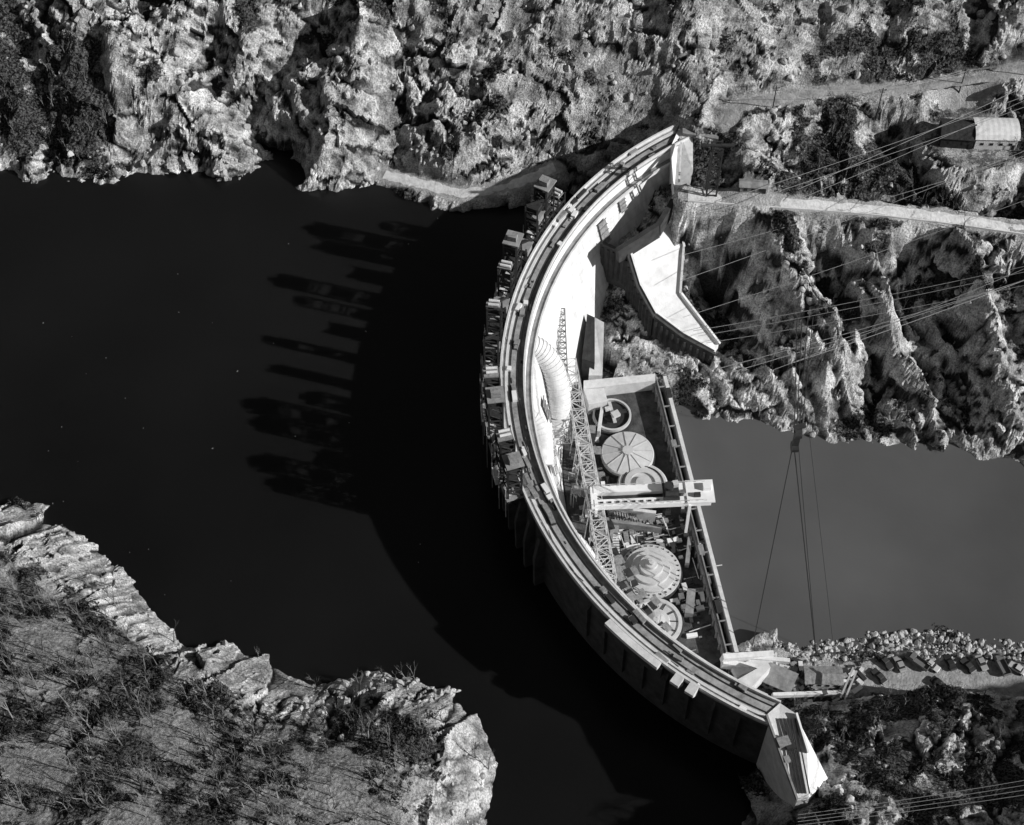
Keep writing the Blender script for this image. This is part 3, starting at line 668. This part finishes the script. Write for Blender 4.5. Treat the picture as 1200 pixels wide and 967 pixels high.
# ------------------------------------------------------------------ buildings
def building(name,p,l,w,h,rz,roof,wall,arch=False,rh=1.8,win=4):
    root=empty(name); x,y,z=p; ca,sa=math.cos(rz),math.sin(rz)
    def T(a,b_,c_): return (x+a*ca-b_*sa,y+a*sa+b_*ca,z+c_)
    mb=MB(); q=[T(-l/2,-w/2,h),T(l/2,-w/2,h),T(l/2,w/2,h),T(-l/2,w/2,h)]; mb.prism(q,h+2)
    for s in (-1,1): mb.add([T(s*l/2,-w/2,h),T(s*l/2,w/2,h),T(s*l/2,0,h+rh*.93)],[(0,1,2)])
    mb.obj('walls',[wall],root)
    mb=MB(); K=9 if arch else 2; pr=[]
    for k_ in range(K+1):
        t=-1+2*k_/K; zz=rh*(math.sqrt(max(0,1-t*t*.97)) if arch else 1-abs(t)); pr.append((t*(w/2+.35),h+zz-(0.05 if not arch else .2)))
    nb=int(l/.8); vs=[];fs=[]
    for i in range(nb+1):
        a=-l/2-.4+(l+.8)*i/nb
        for t,zz in pr: vs.append(T(a,t,zz+(.04 if i%2 else 0)+.08))
    m_=len(pr)
    for i in range(nb):
        for k_ in range(m_-1): fs.append((i*m_+k_,i*m_+k_+1,(i+1)*m_+k_+1,(i+1)*m_+k_))
    mb.add(vs,fs); mb.obj('roof',[roof],root,recalc=False)
    mb=MB()
    for k_ in range(win):
        a=-l/2+l*(k_+.7)/(win+.4); mb.box(T(a,-w/2-.02,h*.55),(1.1,.12,1.0),rz)
    mb.box(T(l*.42,-w/2-.03,1.0),(1,.14,2.0),rz); mb.box(T(-l/2-.02,0,1.2),(.14,2.2,2.4),rz)
    mb.obj('windows_and_doors',[M_GLASS],root); return root
building('corrugated_workshop',S(1163,163,25),13,9,4,-.03,M_TIN,M_CONC2,True,2.6)
building('timber_workshop',S(1119,162,25.2),10,8.5,3.8,-.1,M_DARK,M_DARK,False,2.6,2)
building('site_hut',S(882,222,24.5),8,3,2.4,-.08,M_CONCG,M_WOOD,False,.8,3)
building('site_hut',S(912,800,-22.5),8,6,3.2,-.45,M_CONCG,M_WOOD,False,1.4,3)
building('site_hut',S(963,797,-23.5),10,5,3,-.03,M_WOOD,M_CONC2,False,1.0,4)
mb=MB(); mb.prism([S(858,800,-14),S(900,776,-14),S(903,782,-14),S(880,806,-14)],6,0); mb.beam(S(860,790,-20),S(905,770,-20),3,2,0); mb.beam(S(850,768,-18),S(925,775,-20),1.2,1.5,0); mb.beam(S(905,815,-18),S(990,812,-22),1.0,1.6,0)
for i in range(8): mb.beam(S(860+i*7,765,-20),S(862+i*7,785,-20),.5,.5,0)
mb.obj('concrete_retaining_walls',[M_CONC2])
mb=MB()
for s_ in ((985,818,1000,782),(990,820,1004,786)): mb.beam(S(s_[0],s_[1],-18),S(s_[2],s_[3],-14),.5,.5,0)
mb.obj('conveyor_frame',[M_STEELL])
mb=MB()
for i in range(130):
    u=random.uniform(860,1010); v=random.uniform(772,824); p=S(u,v,-22); z=float(hz(p[0],p[1])); s=random.uniform(.4,1.3)
    mb.box((p[0],p[1],z+s*.3),(s*random.uniform(1,4),s,s*.8),random.uniform(0,3.1),random.choice([0,1,2,2]))
mb.obj('building_material_stacks',[M_WOOD,M_CONC2,M_STEEL])
# ------------------------------------------------------------------ cars
paints=[mat('car_paint_%d'%i,c_,rough=.35,var=.05,bump=0) for i,c_ in enumerate((.05,.3,.15,.5,.03))]
def carmesh(truck=False):
    mb=MB()
    def ext(prof,w,mi):
        n=len(prof); vs=[(x,-w/2,z) for x,z in prof]+[(x,w/2,z) for x,z in prof]
        mb.add(vs,[tuple(range(n)),tuple(range(2*n-1,n-1,-1))]+[(i,(i+1)%n,(i+1)%n+n,i+n) for i in range(n)],mi)
    if not truck:
        ext([(-2.3,.35),(-2.35,.8),(-2.1,.98),(-1.2,1.0),(1.0,1.0),(2.1,.9),(2.35,.7),(2.3,.35)],1.8,0)
        ext([(-1.5,1.0),(-1.1,1.45),(.3,1.5),(.95,1.0)],1.55,1); ext([(-1.1,1.45),(-1.0,1.55),(.25,1.57),(.35,1.48)],1.45,0)
        wx_=(-1.4,1.45)
    else:
        ext([(-3.2,.7),(-3.2,1.1),(1.0,1.1),(1.0,.7)],2.2,0); ext([(-3.2,1.1),(-3.2,1.8),(-3.1,1.8),(-3.1,1.1)],2.2,0)
        for y in (-1.05,1.05): mb.box((-1.1,y,1.45),(4.2,.1,.7),0,0)
        ext([(1.1,.6),(1.1,2.3),(2.2,2.3),(2.5,1.5),(3.4,1.35),(3.5,.6)],2.0,0); ext([(2.24,2.2),(2.52,1.55),(2.54,1.6),(2.28,2.24)],1.8,1); wx_=(-2.2,2.6)
    for x in wx_:
        for y in (-.82,.82): mb.tube([(x,y-.12,.36),(x,y+.12,.36)],.36,12,2)
    for y in (-.6,.6): mb.box((2.34 if not truck else 3.5,y,.7),(.1,.3,.2),0,1)
    return mb
protos=[carmesh(i==2).obj('parked_car' if i!=2 else 'parked_truck',[paints[i],M_GLASS,M_TYRE]) for i in range(5)]
spots=[(1038,777),(1054,779),(1075,777),(1091,781),(1112,778),(1133,782),(1149,779),(1172,782),(1190,786),(1100,803),(1030,793)]
for i,(u,v) in enumerate(spots):
    pr=protos[i%5]
    o=pr if i<5 else bpy.data.objects.new(pr.name.split('.')[0],pr.data)
    if i>=5: scene.collection.objects.link(o)
    p=S(u,v,-23.4); o.location=(p[0],p[1],float(hz(p[0],p[1]))+.05); o.rotation_euler=(0,0,2.2+random.uniform(-.35,.35)+(3.14 if i%3==0 else 0)); o.scale=(1.1,1.1,1.1)
# ------------------------------------------------------------------ scatter on the terrain surface
RP=np.array([(p.x,p.y) for R_ in (R1,R2,R3,R4) for p in R_])
def clear(x,y,d=3.4):
    if np.min((RP[:,0]-x)**2+(RP[:,1]-y)**2)<d*d: return False
    for p,r in pads:
        if math.hypot(x-p[0],y-p[1])<r: return False
    rr=math.hypot(x-DC[0],y-DC[1]); 
    if 90<rr<124 and x<80: return False
    return True
def land(x,y,h):
    if not clear(x,y): return False
    return (h>.3) if (math.hypot(x-DC[0],y-DC[1])>118 and x<60) else (h>-27.5)
def scatter_pts(n,box,cond):
    o=[];tries=0
    i0,i1=np.searchsorted(xs,[box[0],box[1]]); j0,j1=np.searchsorted(ys,[box[2],box[3]])
    while len(o)<n and tries<n*40:
        tries+=1; i=random.randrange(i0,i1); j=random.randrange(j0,j1); x,y,h=VG[j,i]
        if land(x,y,h) and cond(x,y,i,j): o.append((x,y,h))
    return o
def merge(name,protoV,protoF,pts,smin,smax,mt):
    Vs=[];Fs=[];o=0
    for (x,y,z) in pts:
        k=random.randrange(len(protoV)); v=protoV[k]; a=random.uniform(0,6.28); s=smin+(smax-smin)*random.random()**2.5
        R=np.array([[math.cos(a),-math.sin(a),0],[math.sin(a),math.cos(a),0],[0,0,1]])
        Vs.append((v*s)@R.T+np.array([x,y,z])); Fs.append(protoF[k]+o); o+=len(v)
    return fastmesh(name,np.concatenate(Vs),np.concatenate(Fs),[mt],False)
bV=[];bF=[]
for k_ in range(8):
    bm=bmesh.new(); bmesh.ops.create_icosphere(bm,subdivisions=2,radius=1)
    v=np.array([q.co[:] for q in bm.verts]); f=np.array([[w.index for w in q.verts] for q in bm.faces]); bm.free()
    for _ in range(9):
        d_=rng.randn(3); d_/=np.linalg.norm(d_); h_=rng.uniform(.45,.8); t=v@d_; v=v-np.outer(np.clip(t-h_,0,None),d_)
    v*=rng.uniform(.7,1.2,3); bV.append(v);bF.append(f)
tc=fbm(X,Y,14,3,91)
pts_=scatter_pts(2200,(-200,210,-140,190),lambda x,y,i,j: veg_shade[j,i]<.8 and BL[j,i]<.25 and tc[j,i]>.02)
merge('scattered_boulders',bV,bF,pts_,.3,1.8,M_BOULD)
rp=[]
for i in range(1000):
    u=random.uniform(905,1210); p=S(u,752+random.uniform(-14,26),-27); z=float(hz(p[0],p[1])); 
    if z>-29.5 and clear(p[0],p[1],3.5): rp.append((p[0],p[1],max(z,-28.2)))
merge('riverbank_riprap',bV,bF,rp,.4,1.5,M_BOULD)
sV=[];sF=[]
for k_ in range(6):
    n=64; d_=rng.randn(n,3); d_/=np.linalg.norm(d_,axis=1)[:,None]; r_=rng.uniform(.35,1,n)**.5; ctr=d_*r_[:,None]*np.array([1,1,.75])*(.75+.35*np.sin(d_[:,:1]*5+k_)); ctr[:,2]+=.5
    a_=rng.randn(n,3);a_/=np.linalg.norm(a_,axis=1)[:,None]; b__=np.cross(a_,rng.randn(n,3)); b__/=np.linalg.norm(b__,axis=1)[:,None]; sz=rng.uniform(.12,.26,n)[:,None]
    v=np.stack([ctr-a_*sz,ctr-b__*sz*.7,ctr+a_*sz,ctr+b__*sz*.7],1).reshape(-1,3); sV.append(v); sF.append(np.arange(n*4).reshape(n,4))
pts_=scatter_pts(2900,(-200,210,-140,190),lambda x,y,i,j: (veg_shade[j,i]>.5) )
pts_+=scatter_pts(700,(-150,0,-140,-20),lambda x,y,i,j: BL[j,i]>.2 and tc[j,i]>.05)
merge('hillside_shrubs',sV,sF,pts_,.45,1.9,M_SHRUB)
def baretree():
    V_=[];F_=[]
    def seg(p,q,r0,r1):
        d=q-p; u=d.cross(Vector((.3,.5,.8))).normalized(); w=u.cross(d).normalized(); o=len(V_)
        for b_,r in ((p,r0),(q,r1)):
            for k_ in range(3): V_.append(b_+u*r*math.cos(k_*2.094)+w*r*math.sin(k_*2.094))
        for k_ in range(3): F_.append((o+k_,o+(k_+1)%3,o+3+(k_+1)%3,o+3+k_))
    def grow(p,d,l,r,lev):
        q=p+d*l; seg(p,q,r,r*.6)
        if lev==0: return
        for k_ in range(3):
            nd=(d+Vector((random.uniform(-.6,.6),random.uniform(-.6,.6),random.uniform(0,.6)))).normalized()
            grow(p.lerp(q,random.uniform(.5,1)),nd,l*random.uniform(.45,.7),r*.5,lev-1)
    grow(Vector((0,0,-.3)),Vector((random.uniform(-.15,.15),random.uniform(-.15,.15),1)).normalized(),3.2,.12,3)
    return np.array([tuple(v) for v in V_]),np.array(F_)
T_=[baretree() for _ in range(8)]
pts_=scatter_pts(900,(-150,0,-140,-20),lambda x,y,i,j: tc[j,i]>-.2 and (BL[j,i]>.2 or random.random()<.12))
merge('bare_trees',[t[0] for t in T_],[t[1] for t in T_],pts_,.6,2.3,M_BARK)
pts_=scatter_pts(500,(-200,210,0,190),lambda x,y,i,j: veg_shade[j,i]>.6)
pts_+=scatter_pts(200,(60,190,-140,-60),lambda x,y,i,j: veg_shade[j,i]>.4)
merge('hillside_bare_trees',[t[0] for t in T_],[t[1] for t in T_],pts_,.6,1.5,M_BARK)
# ------------------------------------------------------------------ light
az=math.radians(-15.2); el=math.radians(29.5)
sd=Vector((math.cos(az)*math.cos(el),math.sin(az)*math.cos(el),math.sin(el)))
sl=bpy.data.lights.new('sun','SUN'); sl.energy=5.0; sl.angle=math.radians(.6); sl.color=(1,.995,.99)
so=bpy.data.objects.new('sun',sl); scene.collection.objects.link(so); so.rotation_euler=sd.to_track_quat('Z','Y').to_euler(); so.location=(300,-80,250)
w=bpy.data.worlds.new('World'); scene.world=w; w.use_nodes=True; nt=w.node_tree
sk=nt.nodes.new('ShaderNodeTexSky'); sk.sky_type='NISHITA'; sk.sun_disc=False; sk.sun_elevation=el; sk.sun_rotation=math.radians(90)-az
bw=nt.nodes.new('ShaderNodeRGBToBW'); nt.links.new(sk.outputs[0],bw.inputs[0]); nt.links.new(bw.outputs[0],nt.nodes['Background'].inputs['Color']); nt.nodes['Background'].inputs['Strength'].default_value=.05
# ------------------------------------------------------------------ camera
cam=bpy.data.cameras.new('camera'); co=bpy.data.objects.new('camera',cam); scene.collection.objects.link(co); scene.camera=co
co.location=(0,CY,CZ); co.rotation_euler=(math.radians(90)-DEP,0,0); cam.sensor_width=36; cam.lens=18/math.tan(math.radians(17.5)); cam.clip_start=1; cam.clip_end=9000
scene.view_settings.view_transform='Standard'; scene.view_settings.look='None'; scene.view_settings.exposure=0
